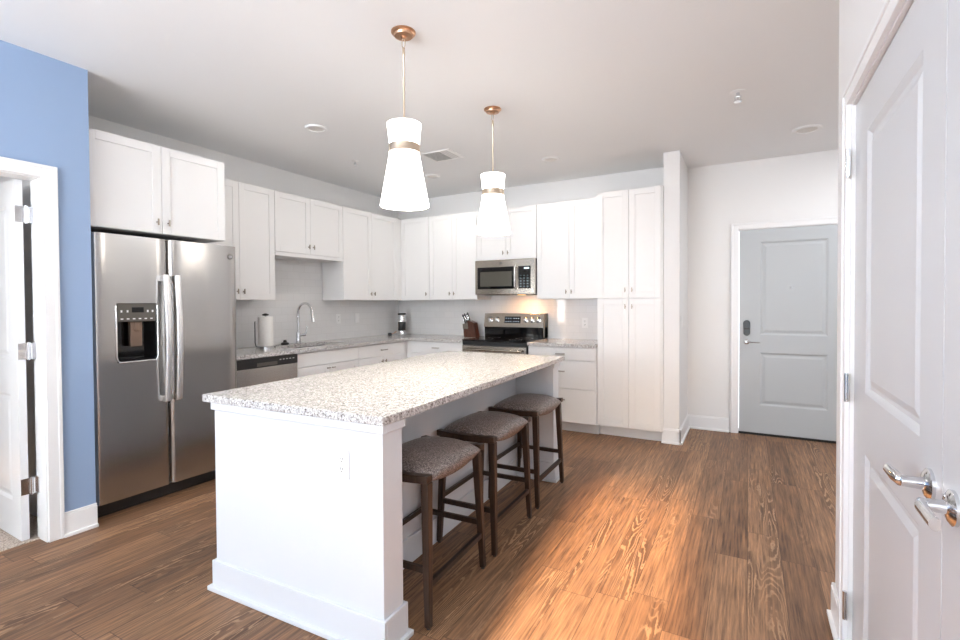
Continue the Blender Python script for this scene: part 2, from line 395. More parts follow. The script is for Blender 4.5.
# closet double doors
SEAM = 1.277
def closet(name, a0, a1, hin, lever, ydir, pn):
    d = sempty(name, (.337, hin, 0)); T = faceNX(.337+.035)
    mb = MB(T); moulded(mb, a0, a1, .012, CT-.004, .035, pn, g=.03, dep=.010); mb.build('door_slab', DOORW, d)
    for z in (.22, 1.02, 1.83): hinge(d, faceNX(.318), hin-.016, z, .014, .095)
    L = MB(); L.lathe([(.033, 0), (.033, .006), (.024, .012), (.013, .014), (.011, .050)], (.337, lever, .948), axis=(-1, 0, 0), n=36)
    L.tube([(.300, lever, .948), (.288, lever+ydir*.006, .948), (.283, lever+ydir*.03, .950), (.280, lever+ydir*(.072 if ydir > 0 else .115), .952)], [.012, .0135, .0135, .0115], n=16, flat=.75, up=(1, 0, 0))
    L.build('lever_handle', CHROME, d, smooth=True)
    return d
closet('door_2', SEAM+.002, CY1-.004, CY1, 1.345, 1, [(1.425, 2.0, 1.03, 1.89), (1.425, 2.0, .20, .83)])
closet('door_3', CY0+.004, SEAM-.002, CY0, 1.21, -1, [(.51, 1.13, 1.03, 1.89), (.51, 1.13, .20, .83)])
# bedroom door, swung open into the bedroom
d4 = sempty('door_4', (-3.555, 1.150, 0)); d4.rotation_euler = (0, 0, 0)
T = lambda a, d, z: Vector((-3.56-a, 1.152-d+a*.02, z))
mb = MB(T); moulded(mb, 0, .81, .012, BT-.005, .035, [(.12, .70, 1.03, 1.90), (.12, .70, .22, .83)])
mb.build('door_slab', DOORB, d4)
for z in (.313, 1.077, 1.845):
    mb = MB(); mb.box(-3.561, -3.558, 1.118, 1.151, z-.045, z+.045).box(-3.558, -3.53, 1.186, 1.1895, z-.045, z+.045).cyl((-3.556, 1.164, z-.05), (-3.556, 1.164, z+.05), .008, n=12)
    mb.box(-3.56, -3.553, 1.150, 1.164, z-.045, z+.045).box(-3.557, -3.552, 1.164, 1.188, z-.045, z+.045)
    mb.build('hinge', CHROME, d4, smooth=True)

# tiled backsplash
sbox('trim_8', TILEY, (XW, XW+.009, 2.43, YW, .914, 1.372), (XW, XW+.009, 3.094, 3.974, 1.372, 1.83))
sbox('trim_9', TILEX, (XW+.009, -1.3202, YW-.009, YW, .914, 1.372), (-2.795, -2.05, YW-.009, YW, 1.372, 1.45))

# ---------------------------------------------------------------- cabinets
def shaker(mb, a0, a1, z0, z1, d0=0, t=.019, fr=.057, g=.0015):
    a0 += g; a1 -= g; z0 += g; z1 -= g
    mb.box(a0, a0+fr, d0, d0+t, z0, z1).box(a1-fr, a1, d0, d0+t, z0, z1).box(a0+fr, a1-fr, d0, d0+t, z0, z0+fr).box(a0+fr, a1-fr, d0, d0+t, z1-fr, z1)
    mb.box(a0+fr, a1-fr, d0, d0+t-.006, z0+fr, z1-fr)
def slab(mb, a0, a1, z0, z1, d0=0, t=.019, g=.0015): mb.box(a0+g, a1-g, d0, d0+t, z0+g, z1-g)
def tknob(par, T, a, z, d=.019, vertical=True):
    mb = MB(T); mb.box(a-.004, a+.004, d, d+.022, z-.004, z+.004)
    if vertical: mb.box(a-.0045, a+.0045, d+.020, d+.029, z-.022, z+.022)
    else: mb.box(a-.022, a+.022, d+.020, d+.029, z-.0045, z+.0045)
    mb.build('knob', NICKEL, par, bevel=.0015)
def pull(par, T, a, z, d=.019, w=.10):
    mb = MB(T); mb.box(a-w/2+.008, a-w/2+.016, d, d+.024, z-.005, z+.005).box(a+w/2-.016, a+w/2-.008, d, d+.024, z-.005, z+.005).box(a-w/2, a+w/2, d+.022, d+.031, z-.006, z+.006)
    mb.build('handle', PULL, par, bevel=.0015)
def wallcab(label, T, a0, a1, depth, z0, z1, doors, knobs, door_z0=None, light_rail=False):
    """T maps d=0 to the carcass front; doors: list of (a0,a1); knobs: a per door"""
    base_ = T((a0+a1)/2, -depth/2, z0); t = thing('wall_cabinet', label, 'cabinet', base_)
    mb = MB(T); th = .016
    mb.box(a0+.0004, a1-.0004, -depth, 0, z0, z1); mb.build('body', CAB, t)
    if light_rail: mb = MB(T); mb.box(a0+.001, a1-.001, -.02, .019, z0-.0, door_z0-.004); mb.build('light_rail', CAB, t)
    for (x0, x1), k in zip(doors, knobs):
        mb = MB(T); shaker(mb, x0, x1, door_z0 or z0, z1); d = mb.build('door', CAB, t, bevel=.0012)
        if k is not None: tknob(d, T, k, (door_z0 or z0)+.075)
    return t
ZT = 2.410
TF = faceX(-3.52-.019); TS = faceX(-3.92-.019); TB = faceNY(4.997+.019); TP = faceNY(4.80+.019)
dS = XW+.0005; depS = (-3.92-.019)-XW-.0105; depF = (-3.52-.019)-XW-.001
wallcab('white two-door cabinet above the refrigerator', TF, YB+.002, 2.333, depF, 1.820, 2.418, [(YB+.004, 1.872), (1.872, 2.331)], [1.872-.036, 1.872+.036])
wallcab('tall white wall cabinet between the refrigerator and the sink', TS, 2.335, 3.092, depS, 1.372, ZT, [(2.337, 2.725), (2.725, 3.091)], [2.725-.03, 2.725+.03])
wallcab('short white wall cabinet over the kitchen sink', TS, 3.0935, 3.9745, depS, 1.797, ZT, [(3.0945, 3.52), (3.52, 3.9735)], [3.52-.03, 3.52+.03], 1.835, True)
cw = wallcab('white wall cabinet right of the sink beside the kitchen corner', TS, 3.976, YW-.0105, depS, 1.372, ZT, [(3.977, 4.44), (4.44, 4.92)], [4.44-.03, 4.44+.03])
mb = MB(TS); mb.box(4.9205, 5.0155, .0003, .019, 1.372, ZT); mb.build('filler', CAB, cw)
depB = YW-(4.997+.019)-.0105
wallcab('single-door white wall cabinet in the back corner of the kitchen', TB, -3.9195, -3.484, depB, 1.372, ZT, [(-3.919, -3.485)], [-3.485-.035])
wallcab('white two-door wall cabinet left of the microwave', TB, -3.4825, -2.8015, depB, 1.372, ZT, [(-3.4815, -3.144), (-3.144, -2.8025)], [-3.144-.03, -3.144+.03])
wallcab('short white wall cabinet directly above the microwave', TB, -2.80, -2.0455, depB, 1.826, ZT, [(-2.799, -2.42), (-2.42, -2.0465)], [-2.42-.03, -2.42+.03])
wallcab('white two-door wall cabinet right of the microwave', TB, -2.0440, -1.3225, depB, 1.372, ZT, [(-2.043, -1.675), (-1.675, -1.3235)], [-1.675-.03, -1.675+.03])
# pantry
t = thing('pantry_cabinet', 'floor-to-top white four-door pantry cabinet beside the divider wall', 'cabinet', (-1.02, 5.1, 0))
mb = MB(TP); mb.box(-1.3195, -.7030, -(YW-4.821), 0, .105, 2.42); mb.build('body', CAB, t)
mb = MB(TP); mb.box(-1.3195, -.7030, -(YW-4.821), -.06, 0, .105); mb.build('toe_kick', CAB, t)
for x0, x1, k in ((-1.319, -1.012, -1.044), (-1.012, -.716, -.980)):
    for z0, z1, kz in ((1.372, 2.419, 1.45), (.108, 1.366, 1.29)):
        mb = MB(TP); shaker(mb, x0, x1, z0, z1); d = mb.build('door', CAB, t, bevel=.0012); tknob(d, TP, k, kz)

# base cabinets
TL = faceX(-3.645-.019+.0); TQ = faceNY(4.755+.019); ZC = .8775
def basecab(label, T, a0, a1, depth, fronts, name='base_cabinet', deep_side=.075):
    t = thing(name, label, 'cabinet', T((a0+a1)/2, -depth/2, 0))
    mb = MB(T); mb.box(a0+.0005, a1-.0005, -depth, -.001, .105, ZC); mb.build('body', CAB, t)
    mb = MB(T); mb.box(a0+.0005, a1-.0005, -depth, -deep_side, 0, .105); mb.build('toe_kick', CAB, t)
    for kind, x0, x1, z0, z1, h in fronts:
        mb = MB(T); (shaker if kind == 'door' else slab)(mb, x0, x1, z0, z1)
        d = mb.build(kind, CAB, t, bevel=.0012)
        if h == 'pull': pull(d, T, (x0+x1)/2, (z0+z1)/2 if kind == 'drawer' and z1-z0 < .2 else z1-.11)
        elif h: tknob(d, T, h, z1-.06)
    return t
dl = (-3.645-.019)-XW-.001; db = YW-(4.755+.019)-.001
# the sink base is an open box under its worktop cut-out
t = thing('base_cabinet', 'white base cabinet with two doors below the kitchen sink', 'cabinet', (-3.95, 3.5, 0))
mb = MB(); mb.box(XW+.001, -3.665, 3.0855, 3.10, .105, ZC).box(XW+.001, -3.665, 3.895, 3.9095, .105, ZC).box(XW+.001, -3.665, 3.10, 3.895, .105, .12).box(-3.684, -3.665, 3.10, 3.895, .12, ZC)
mb.build('body', CAB, t); mb = MB(); mb.box(XW+.001, -3.74, 3.0855, 3.9095, 0, .105); mb.build('toe_kick', CAB, t)
mb = MB(TL); slab(mb, 3.086, 3.909, .74, .872); mb.build('false_front', CAB, t, bevel=.0012)
for x0, x1, k in ((3.086, 3.497, 3.465), (3.497, 3.909, 3.529)):
    mb = MB(TL); shaker(mb, x0, x1, .11, .736); d = mb.build('door', CAB, t, bevel=.0012); tknob(d, TL, k, .70, vertical=False)
basecab('white base cabinet with a long pull drawer right of the sink', TL, 3.9105, 4.752, dl, [('drawer', 3.911, 4.70, .74, .872, 'pull'), ('door', 3.911, 4.305, .11, .736, 4.275), ('door', 4.305, 4.70, .11, .736, 4.335)])
basecab('white base cabinet left of the range by the corner', TQ, -3.60, -2.842, db, [('drawer', -3.59, -2.843, .74, .872, 'pull'), ('door', -3.59, -3.22, .11, .736, -3.25), ('door', -3.22, -2.843, .11, .736, -3.19)])
t = thing('base_cabinet', 'blind corner white base cabinet under the worktop corner', 'cabinet', (-3.93, 5.06, 0))
mb = MB(); mb.box(XW+.001, -3.6655, 4.7525, YW-.001, 0, ZC).box(-3.6655, -3.6005, 4.775, YW-.001, 0, ZC); mb.build('body', CAB, t)
basecab('white three-drawer base cabinet between range and pantry', TQ, -2.0475, -1.3205, db, [('drawer', -2.047, -1.321, .745, .872, 'pull'), ('drawer', -2.047, -1.321, .455, .741, 'pull'), ('drawer', -2.047, -1.321, .11, .451, 'pull')])

# worktops
SX0, SX1, SY0, SY1 = -4.12, -3.76, 3.17, 3.87
mb = MB(); z0, z1 = .880, .914; xa, xb = XW+.0095, -3.618
mb.box(xa, xb, 2.432, SY0, z0, z1).box(xa, SX0, SY0, SY1, z0, z1).box(SX1, xb, SY0, SY1, z0, z1).box(xa, xb, SY1, YW-.0095, z0, z1).box(xb, -2.842, 4.728, YW-.0095, z0, z1)
tag(mb.build('granite_worktop', GRAN), 'L-shaped speckled granite worktop along the sink wall and corner', 'worktop')
mb = MB(); mb.box(-2.0475, -1.3208, 4.728, YW-.0095, z0, z1)
tag(mb.build('granite_worktop', GRAN, bevel=.002), 'short granite worktop between the range and the pantry', 'worktop')

# sink
mb = MB(); X0, X1, Y0, Y1 = SX0-.008, SX1+.008, SY0-.008, SY1+.008
mb.box(X0, X1, Y0, Y0+.006, .69, .8795).box(X0, X1, Y1-.006, Y1, .69, .8795).box(X0, X0+.006, Y0+.006, Y1-.006, .69, .8795).box(X1-.006, X1, Y0+.006, Y1-.006, .69, .8795).box(X0, X1, Y0, Y1, .684, .69)
t = thing('kitchen_sink', 'undermount stainless steel sink in the granite worktop', 'sink', ((X0+X1)/2, (Y0+Y1)/2, .684)); mb.build('basin', STEEL, t, bevel=.002)
mb = MB(); mb.lathe([(.045, 0), (.045, .004), (.03, .004), (.028, .001)], (-3.94, 3.52, .6905)); mb.build('drain', CHROME, t, smooth=True)
# faucet
fx, fy = -4.165, 3.56
t = thing('kitchen_faucet', 'chrome gooseneck pull-down faucet behind the sink', 'faucet', (fx, fy, .914))
mb = MB(); mb.lathe([(.030, 0), (.030, .008), (.024, .014), (.022, .10), (.019, .12), (.013, .13)], (fx, fy, .9145), n=28)
pts = [(fx, fy, 1.03), (fx, fy, 1.20)]
for k in range(0, 11): a = PI-k*PI*.92/10; pts.append((fx+.105+math.cos(a)*.105, fy, 1.235+math.sin(a)*.105))
mb.tube(pts, .0125, n=16); mb.build('spout', CHROME, t, smooth=True)
e = Vector(pts[-1]); mb = MB(); mb.tube([e, e+Vector((.008, 0, -.03)), e+Vector((.024, 0, -.115))], [.0145, .0165, .019], n=16); mb.build('spray_head', CHROME, t, smooth=True)
mb = MB(); mb.cyl((fx+.005, fy+.01, 1.0), (fx+.02, fy+.075, 1.005), .015).tube([(fx+.02, fy+.07, 1.005), (fx+.03, fy+.085, 1.05), (fx+.035, fy+.087, 1.10)], [.011, .007, .006], n=12); mb.build('lever', CHROME, t, smooth=True)
mb = MB(); mb.lathe([(.036, 0), (.040, .004), (.040, .018), (.022, .026), (.014, .042), (.018, .048), (.001, .05)], (-4.175, 3.40, .9145), n=24)
tag(mb.build('sink_stopper', BLACK, smooth=True), 'black rubber sink stopper standing left of the faucet', 'sink stopper')
# paper towel
px, py = -4.02, 3.055
t = thing('paper_towel_holder', 'chrome paper towel stand with black finial left of the sink', 'paper towel holder', (px, py, .914))
mb = MB(); mb.lathe([(.088, 0), (.088, .018), (.080, .024), (.0, .024)][:3]+[(.002, .024)], (px, py, .9145), n=40); mb.build('base', CHROME, t, smooth=True)
mb = MB(); mb.cyl((px, py, .938), (px, py, 1.222), .006); mb.build('post', CHROME, t, smooth=True)
mb = MB(); mb.lathe([(.007, 0), (.028, .004), (.031, .010), (.026, .016), (.010, .022), (.003, .024)], (px, py, 1.222), n=24); mb.build('finial', BLACK, t, smooth=True)
mb = MB(); mb.tube([(px-.05, py-.068, .935), (px-.05, py-.078, .97), (px-.05, py-.078, 1.16), (px-.05, py-.075, 1.17)], .0045, n=10); mb.build('tension_arm', BLACK, t, smooth=True)
mb = MB(); prof = [(.022, 0), (.066, 0), (.067, .003), (.067, .270), (.064, .274), (.022, .274)]
mb.lathe(prof, (px, py, .9395), n=48, cap=False, closed=True); tag(mb.build('paper_towel_roll', PAPER, smooth=True), 'white paper towel roll on the chrome stand', 'paper towels')
# corner grinder
cx, cy = -4.02, 5.13
t = thing('coffee_grinder', 'tall cylindrical steel and black grinder in the worktop corner', 'coffee grinder', (cx, cy, .914))
for nm, mt, prof in (('base', CHROME, [(.05, 0), (.052, .004), (.048, .02), (.042, .045), (.043, .058)]), ('jar', BLACK, [(.046, .058), (.048, .062), (.048, .17), (.046, .174)]), ('top', STEELH, [(.047, .174), (.050, .178), (.050, .262), (.047, .268)]), ('lid', BLACK, [(.050, .268), (.052, .272), (.052, .282), (.044, .288)])):
    mb = MB(); mb.lathe([(r*1.05, h) for r, h in prof], (cx, cy, .9145), n=32); mb.build(nm, mt, t, smooth=True)
mb = MB(); mb.box(-4.225, -4.19, 5.03, 5.065, 1.0, 1.02); mb.bm.free()
mb = MB(); mb.lathe([(.020, 0), (.026, .006), (.026, .03), (.018, .038)], (-4.06, 4.93, .9145), n=20)
t2 = thing('measuring_scoop', 'small dark scoop with a gold handle lying by the grinder', 'scoop', (-4.06, 4.93, .914)); mb.build('bowl', BLACK, t2, smooth=True)
mb = MB(); mb.tube([(-4.05, 4.952, .938), (-4.04, 4.99, .945), (-4.035, 5.03, .965)], [.005, .005, .006], n=10); mb.build('handle', BRONZE, t2, smooth=True)
# knife block
kx, ky = -2.975, 5.17
t = thing('knife_block', 'dark red-brown slanted wooden knife block left of the range', 'knife block', (kx, ky, .914))
mb = MB()
zb = .9145; prof = [(-.085, 0), (.085, 0), (.055, .175), (-.02, .205), (-.095, .135)]
lo = [(kx+a, ky-.05, zb+h) for a, h in prof]; hi = [(kx+a, ky+.05, zb+h) for a, h in prof]
mb.loops([[Vector(p) for p in lo], [Vector(p) for p in hi]]); mb.build('block', BLOCKW, t, bevel=.004)
mb = MB(); mb.hexa([(kx-.094, ky-.055, zb+.10), (kx-.018, ky-.055, zb+.10), (kx-.018, ky-.0505, zb+.10), (kx-.094, ky-.0505, zb+.10)], [(kx-.100, ky-.055, zb+.16), (kx-.024, ky-.055, zb+.18), (kx-.024, ky-.0505, zb+.18), (kx-.100, ky-.0505, zb+.16)])
mb.build('scissor_plate', STEELX, t)
K = None
for i, (a, b, hh) in enumerate([(-.070, -.025, .155), (-.070, .022, .15), (-.045, -.022, .168), (-.040, .024, .166), (-.012, -.01, .180)]):
    p = Vector((kx+a, ky+b, zb+hh)); d = Vector((-.30, -.10, 1)).normalized()
    if K is None:
        K = thing('kitchen_knife', 'steel-handled kitchen knife standing in the knife block', 'knife', p, 'knives in the knife block')
        m2 = MB(); m2.tube([p, p+d*.010], .0095, n=12); m2.build('bolster', CHROME, K, smooth=True)
        m2 = MB(); m2.tube([p+d*.010, p+d*.03, p+d*.08, p+d*.115, p+d*.128], [.010, .014, .012, .015, .009], n=12, flat=.7); m2.build('handle', BLACK, K, smooth=True)
        m2 = MB(); m2.tube([p+d*.03+Vector((-.004, -.008, 0)), p+d*.095+Vector((-.004, -.010, 0))], .005, n=8); m2.build('rivet_strip', STEELH, K, smooth=True)
    else: dup(K, p)

# ---------------------------------------------------------------- refrigerator
FY0, FY1, FX, SP = 1.450, 2.415, -3.50, 1.900
t = thing('refrigerator', 'side-by-side stainless steel refrigerator in the alcove', 'refrigerator', (-3.85, 1.94, 0))
mb = MB(); mb.box(-4.23, -3.595, FY0+.004, FY1-.004, .03, 1.765); mb.build('body', mat('fridge_case', (.03, .03, .032), .5), t, bevel=.004)
mb = MB(); mb.box(-4.2, -3.56, FY0+.01, FY1-.01, .0, .03).box(-3.60, -3.545, FY0+.01, FY1-.01, .02, .085); mb.build('kick_grille', BLACK, t, bevel=.003)
def fridge_door(a0, a1, hole=None):
    mb = MB(); n = 10; z0, z1 = .092, 1.782; xb_ = -3.592
    def fx(y):
        u = min((y-a0), (a1-y)); e = .030; return FX-.010*(0 if u > e else (1-u/e)**2)*2.2 - .004*((y-(a0+a1)/2)/(a1-a0)*2)**2
    ys = sorted({a0, a0+.004, a0+.010, a0+.018, a0+.03, a1-.03, a1-.018, a1-.010, a1-.004, a1, *[a0+.03+(a1-a0-.06)*i/8 for i in range(1, 8)]} | ({hole[0], hole[1]} if hole else set()))
    zs = [z0, z1] if not hole else [z0, hole[2], hole[3], z1]
    g = [[mb.bm.verts.new((fx(y), y, z)) for z in zs] for y in ys]; bk = [[mb.bm.verts.new((xb_, y, z)) for z in zs] for y in ys]
    nz = len(zs)
    for i in range(len(ys)-1):
        for j in range(nz-1):
            inh = hole and j == 1 and ys[i] >= hole[0]-1e-6 and ys[i+1] <= hole[1]+1e-6
            if not inh: mb.bm.faces.new((g[i][j], g[i+1][j], g[i+1][j+1], g[i][j+1]))
            mb.bm.faces.new((bk[i][j], bk[i][j+1], bk[i+1][j+1], bk[i+1][j]))
        mb.bm.faces.new((g[i][0], bk[i][0], bk[i+1][0], g[i+1][0])); mb.bm.faces.new((g[i][-1], g[i+1][-1], bk[i+1][-1], bk[i][-1]))
    for i in (0, -1):
        for j in range(nz-1): mb.bm.faces.new((g[i][j], g[i][j+1], bk[i][j+1], bk[i][j]))
    return mb.build('door', STEEL, t, smooth=True)
HD = (1.578, 1.816, .965, 1.345)
dl_ = fridge_door(FY0, SP-.004, HD); dr_ = fridge_door(SP+.004, FY1)
for par, y in ((dl_, SP-.036), (dr_, SP+.036)):
    mb = MB(); rings = []
    for k in range(19):
        s_ = k/18; z = .678+s_*.860; x = FX+.034+.022*math.sin(PI*s_)
        rings.append([Vector((x-.011, y-.019, z)), Vector((x+.006, y-.020, z)), Vector((x+.012, y-.012, z)), Vector((x+.012, y+.012, z)), Vector((x+.006, y+.020, z)), Vector((x-.011, y+.019, z))])
    mb.loops(rings); mb.build('handle', HANDLE, par, smooth=True, bevel=.002)
    for z in (.690, 1.512): mb = MB(); mb.box(FX-.006, FX+.030, y-.017, y+.017, z-.018, z+.022); mb.build('handle_mount', HANDLE, par, bevel=.003)
# dispenser recess, sits in the opening of the left door
mb = MB(); a, b, c, d = HD; xr = -3.585
mb.box(xr, xr+.004, a, b, c, d).box(xr, FX-.004, a, a+.006, c, d).box(xr, FX-.004, b-.006, b, c, d).box(xr, FX-.002, a, b, c, c+.018)
dp = mb.build('dispenser', GLASSB, dl_)
mb = MB(); mb.box(xr+.004, FX-.001, a+.004, b-.004, 1.225, 1.343); cp = mb.build('control_panel', GREYP, dl_, bevel=.004)
mb = MB(); mb.box(FX-.001, FX+.0005, 1.665, 1.735, 1.285, 1.318); mb.build('display', GLASSB, dl_)
for k in range(6): mb = MB(); mb.box(FX-.001, FX+.0003, 1.60+k*.035, 1.615+k*.035, 1.240, 1.247); mb.build('button', WPLAST, dl_)
for yy in (1.60, 1.635, 1.755, 1.785): mb = MB(); mb.box(FX-.001, FX+.0003, yy, yy+.010, 1.285, 1.300); mb.build('button', WPLAST, dl_)
mb = MB(); mb.box(FX-.055, FX-.020, 1.665, 1.735, 1.06, 1.225).box(FX-.045, FX-.012, 1.685, 1.715, 1.16, 1.225); mb.build('water_paddle', mat('dispenser_paddle', (.22, .15, .11), .25, .6), dl_, bevel=.006)
mb = MB(); mb.tube([(FX+.002, a-.004, 1.33), (FX+.003, a-.004, c+.03), (FX+.004, a+.01, c), (FX+.004, b-.01, c), (FX+.003, b+.004, c+.03), (FX+.002, b+.004, 1.33)], .005, n=10); mb.build('dispenser_trim', STEELH, dl_, smooth=True)
def badge(par, centre, r, axis, s):
    mb = MB(); mb.lathe([(r, -.001), (r, .003), (r*.86, .0036), (r*.84, .002), (.0005, .002)], centre, n=32, axis=axis); mb.build('badge', mat('badge_grey', (.23, .22, .21), .3, .7), par, smooth=True)
    cu = bpy.data.curves.new('badge_letters', 'FONT'); cu.body = 'GE'; cu.size = s; cu.align_x = 'CENTER'; cu.align_y = 'CENTER'; cu.extrude = .0004
    tmp = bpy.data.objects.new('tmp', cu); COL.objects.link(tmp); dg = bpy.context.evaluated_depsgraph_get()
    me = bpy.data.meshes.new_from_object(tmp.evaluated_get(dg)); bpy.data.objects.remove(tmp)
    ax = Vector(axis); zz = Vector((0, 0, 1)); xx = zz.cross(ax).normalized()
    for v in me.vertices: v.co = Vector(centre)-ORG[par.name]+xx*v.co.x+zz*v.co.y+ax*(.0026+v.co.z)
    o = bpy.data.objects.new('badge_letters', me); me.materials.append(CHROME); COL.objects.link(o); o.parent = par
badge(dr_, (FX+.000, 2.355, 1.70), .021, (1, 0, 0), .020)

# dishwasher
t = thing('dishwasher', 'stainless dishwasher with black control strip next to the refrigerator', 'dishwasher', (-3.95, 2.76, 0))
mb = MB(); mb.box(-4.2, -3.665, 2.44, 3.083, .10, .8775); mb.build('body', BLACK, t)
mb = MB(); mb.box(-4.2, -3.72, 2.44, 3.083, 0, .10); mb.build('toe_kick', BLACK, t)
mb = MB(); mb.box(-3.664, -3.617, 2.443, 3.081, .12, .795); mb.build('door', STEEL, t, bevel=.004)
mb = MB(); mb.box(-3.664, -3.615, 2.443, 3.081, .797, .874); cpn = mb.build('control_panel', BLACK, t, bevel=.003)
mb = MB(); mb.box(-3.6152, -3.6118, 2.66, 2.86, .805, .835); mb.build('pocket_handle', GREYP, cpn, bevel=.001)
for k in range(5): mb = MB(); mb.box(-3.6152, -3.613, 2.885+k*.035, 2.900+k*.035, .842, .848); mb.build('button', WPLAST, cpn)

# ---------------------------------------------------------------- range
RX0, RX1, RY = -2.838, -2.0505, 4.715
t = thing('kitchen_range', 'stainless electric range with black glass cooktop', 'range', (-2.444, 5.02, 0))
mb = MB(); mb.box(RX0, RX1, RY+.045, YW-.012, .09, .905); mb.build('body', BLACK, t)
mb = MB(); mb.box(RX0+.02, RX1-.02, RY+.09, YW-.03, 0, .09); mb.build('plinth', BLACK, t)
mb = MB(); mb.box(RX0, RX1, RY-.005, YW-.10, .905, .922); mb.build('cooktop', GLASSB, t, bevel=.003)
mb = MB(); mb.box(RX0, RX1, RY+.004, RY+.045, .862, .904); mb.build('front_rail', BLACK, t, bevel=.002)
mb = MB(); mb.box(RX0+.003, RX1-.003, RY, RY+.044, .275, .860); dd = mb.build('oven_door', BLACK, t, bevel=.004)
mb = MB(); mb.box(RX0+.003, RX1-.003, RY-.006, RY, .775, .856); mb.build('door_trim', STEELX, dd, bevel=.002)
mb = MB(); mb.box(RX0+.003, RX1-.003, RY-.005, RY, .28, .36); mb.build('lower_trim', STEELX, dd, bevel=.002)
mb = MB(); mb.tube([(RX0+.04, RY-.045, .815), (RX1-.04, RY-.045, .815)], .012, n=14).cyl((RX0+.07, RY-.004, .815), (RX0+.07, RY-.045, .815), .009).cyl((RX1-.07, RY-.004, .815), (RX1-.07, RY-.045, .815), .009); mb.build('handle', STEELX, dd, smooth=True)
mb = MB(); mb.box(RX0+.003, RX1-.003, RY, RY+.044, .095, .268); mb.build('drawer', STEELX, t, bevel=.004)
# backguard: black lower glass and tilted steel console
mb = MB(); mb.box(RX0, RX1, YW-.115, YW-.012, .922, 1.045); mb.build('backguard', GLASSB, t)
mb = MB(); y0, y1, y2 = YW-.135, YW-.100, YW-.012
mb.loops([[Vector((x, y0, 1.040)), Vector((x, y1, 1.205)), Vector((x, y2, 1.205)), Vector((x, y2, 1.040))] for x in (RX0-.002, RX1-.012)])
cs = mb.build('console', STEELX, t, bevel=.003)
mb = MB(); mb.loops([[Vector((x, y0+.002, .924)), Vector((x, y0-.001, 1.04)), Vector((x, y1-.001, 1.206)), Vector((x, y2, 1.206)), Vector((x, y2, .924))] for x in (RX1-.0118, RX1)]); mb.build('end_cap', GREYP, t)
nrm = Vector((0, -(.165), .035)).normalized()
def onc(x, z): return Vector((x, y0+(y1-y0)*(z-1.04)/.165, z))
for x in (RX0+.085, RX0+.175, RX1-.235, RX1-.155, RX1-.075):
    mb = MB(); mb.lathe([(.030, 0), (.030, .004), (.023, .006), (.021, .026), (.018, .028)], onc(x, 1.13), n=24, axis=nrm); mb.build('knob', CHROME, cs, smooth=True)
    mb = MB(); mb.lathe([(.0335, -.001), (.0335, .001)], onc(x, 1.13), n=24, axis=nrm); mb.build('knob_ring', BLACK, cs, smooth=True)
mb = MB(); q = [onc(RX0+.275, 1.09), onc(RX1-.305, 1.09), onc(RX1-.305, 1.168), onc(RX0+.275, 1.168)]
mb.loops([[p-nrm*.002 for p in q], [p+nrm*.002 for p in q]]); dsp = mb.build('display', GLASSB, cs)
mb = MB()
for k in range(6):
    for zz in (1.105, 1.143):
        p = [onc(RX0+.288+k*.03+(.012 if k > 2 else 0), zz), onc(RX0+.304+k*.03+(.012 if k > 2 else 0), zz), onc(RX0+.304+k*.03+(.012 if k > 2 else 0), zz+.006), onc(RX0+.288+k*.03+(.012 if k > 2 else 0), zz+.006)]
        mb.loops([[v+nrm*.0015 for v in p], [v+nrm*.0025 for v in p]])
mb.build('display_marks', mat('display_marks', (.45, .55, .65), .4, emit=(.5, .7, 1), es=.5), cs)
# burners printed rings
mb = MB()
for x, y, r in ((-2.64, 4.88, .10), (-2.25, 4.88, .075), (-2.64, 5.12, .075), (-2.25, 5.12, .10)): mb.lathe([(r, 0), (r, .0006), (r-.003, .0006), (r-.003, 0)], (x, y, .9221), n=40, cap=False, closed=True)
mb.build('burner_rings', mat('burner_ring_grey', (.12, .12, .12), .3), t)

# microwave
MX0, MX1, MY, MZ0, MZ1 = -2.7985, -2.0470, 4.95, 1.428, 1.812
t = thing('microwave', 'over-the-range stainless microwave with black door window', 'microwave', (-2.42, 5.15, MZ0))
mb = MB(); mb.box(MX0, MX1, MY+.03, YW-.012, MZ0, MZ1+.010); mb.build('body', mat('microwave_case', (.10, .095, .09), .5, .3), t)
mb = MB(); mb.box(MX0, MX1, MY, MY+.03, MZ0, MZ1+.010); fr = mb.build('front_frame', STEELX, t, bevel=.004)
mb = MB(); mb.box(MX0+.035, MX0+.500, MY-.008, MY, MZ0+.062, MZ1-.072); dd = mb.build('door', GLASSB, t, bevel=.003)
mb = MB(); mb.box(MX0+.072, MX0+.475, MY-.009, MY-.0075, MZ0+.092, MZ1-.125); mb.build('door_window', mat('mesh_window', (.09, .085, .07), .2), dd)
mb = MB(); mb.tube([(MX0+.527, MY-.006, MZ0+.068), (MX0+.527, MY-.035, MZ0+.085), (MX0+.527, MY-.038, (MZ0+MZ1)/2), (MX0+.527, MY-.035, MZ1-.090), (MX0+.527, MY-.006, MZ1-.072)], .017, n=14, flat=.6, up=(1, 0, 0)); mb.build('handle', STEELH, dd, smooth=True)
mb = MB(); mb.box(MX0+.553, MX0+.700, MY-.006, MY, MZ0+.062, MZ1-.072); cp = mb.build('control_panel', GLASSB, t, bevel=.002)
mb = MB(); mb.box(MX0+.625, MX0+.685, MY-.0068, MY-.0058, MZ1-.105, MZ1-.088); mb.build('display', mat('lit_display', (.5, .6, .65), .4, emit=(.75, .85, .95), es=.8), cp)
KEYM = mat('key_print', (.16, .24, .26), .4)
for i in range(3):
    for j in range(5): mb = MB(); mb.box(MX0+.575+i*.042, MX0+.592+i*.042, MY-.0068, MY-.0058, MZ0+.082+j*.030, MZ0+.090+j*.030); mb.build('button', KEYM, cp)
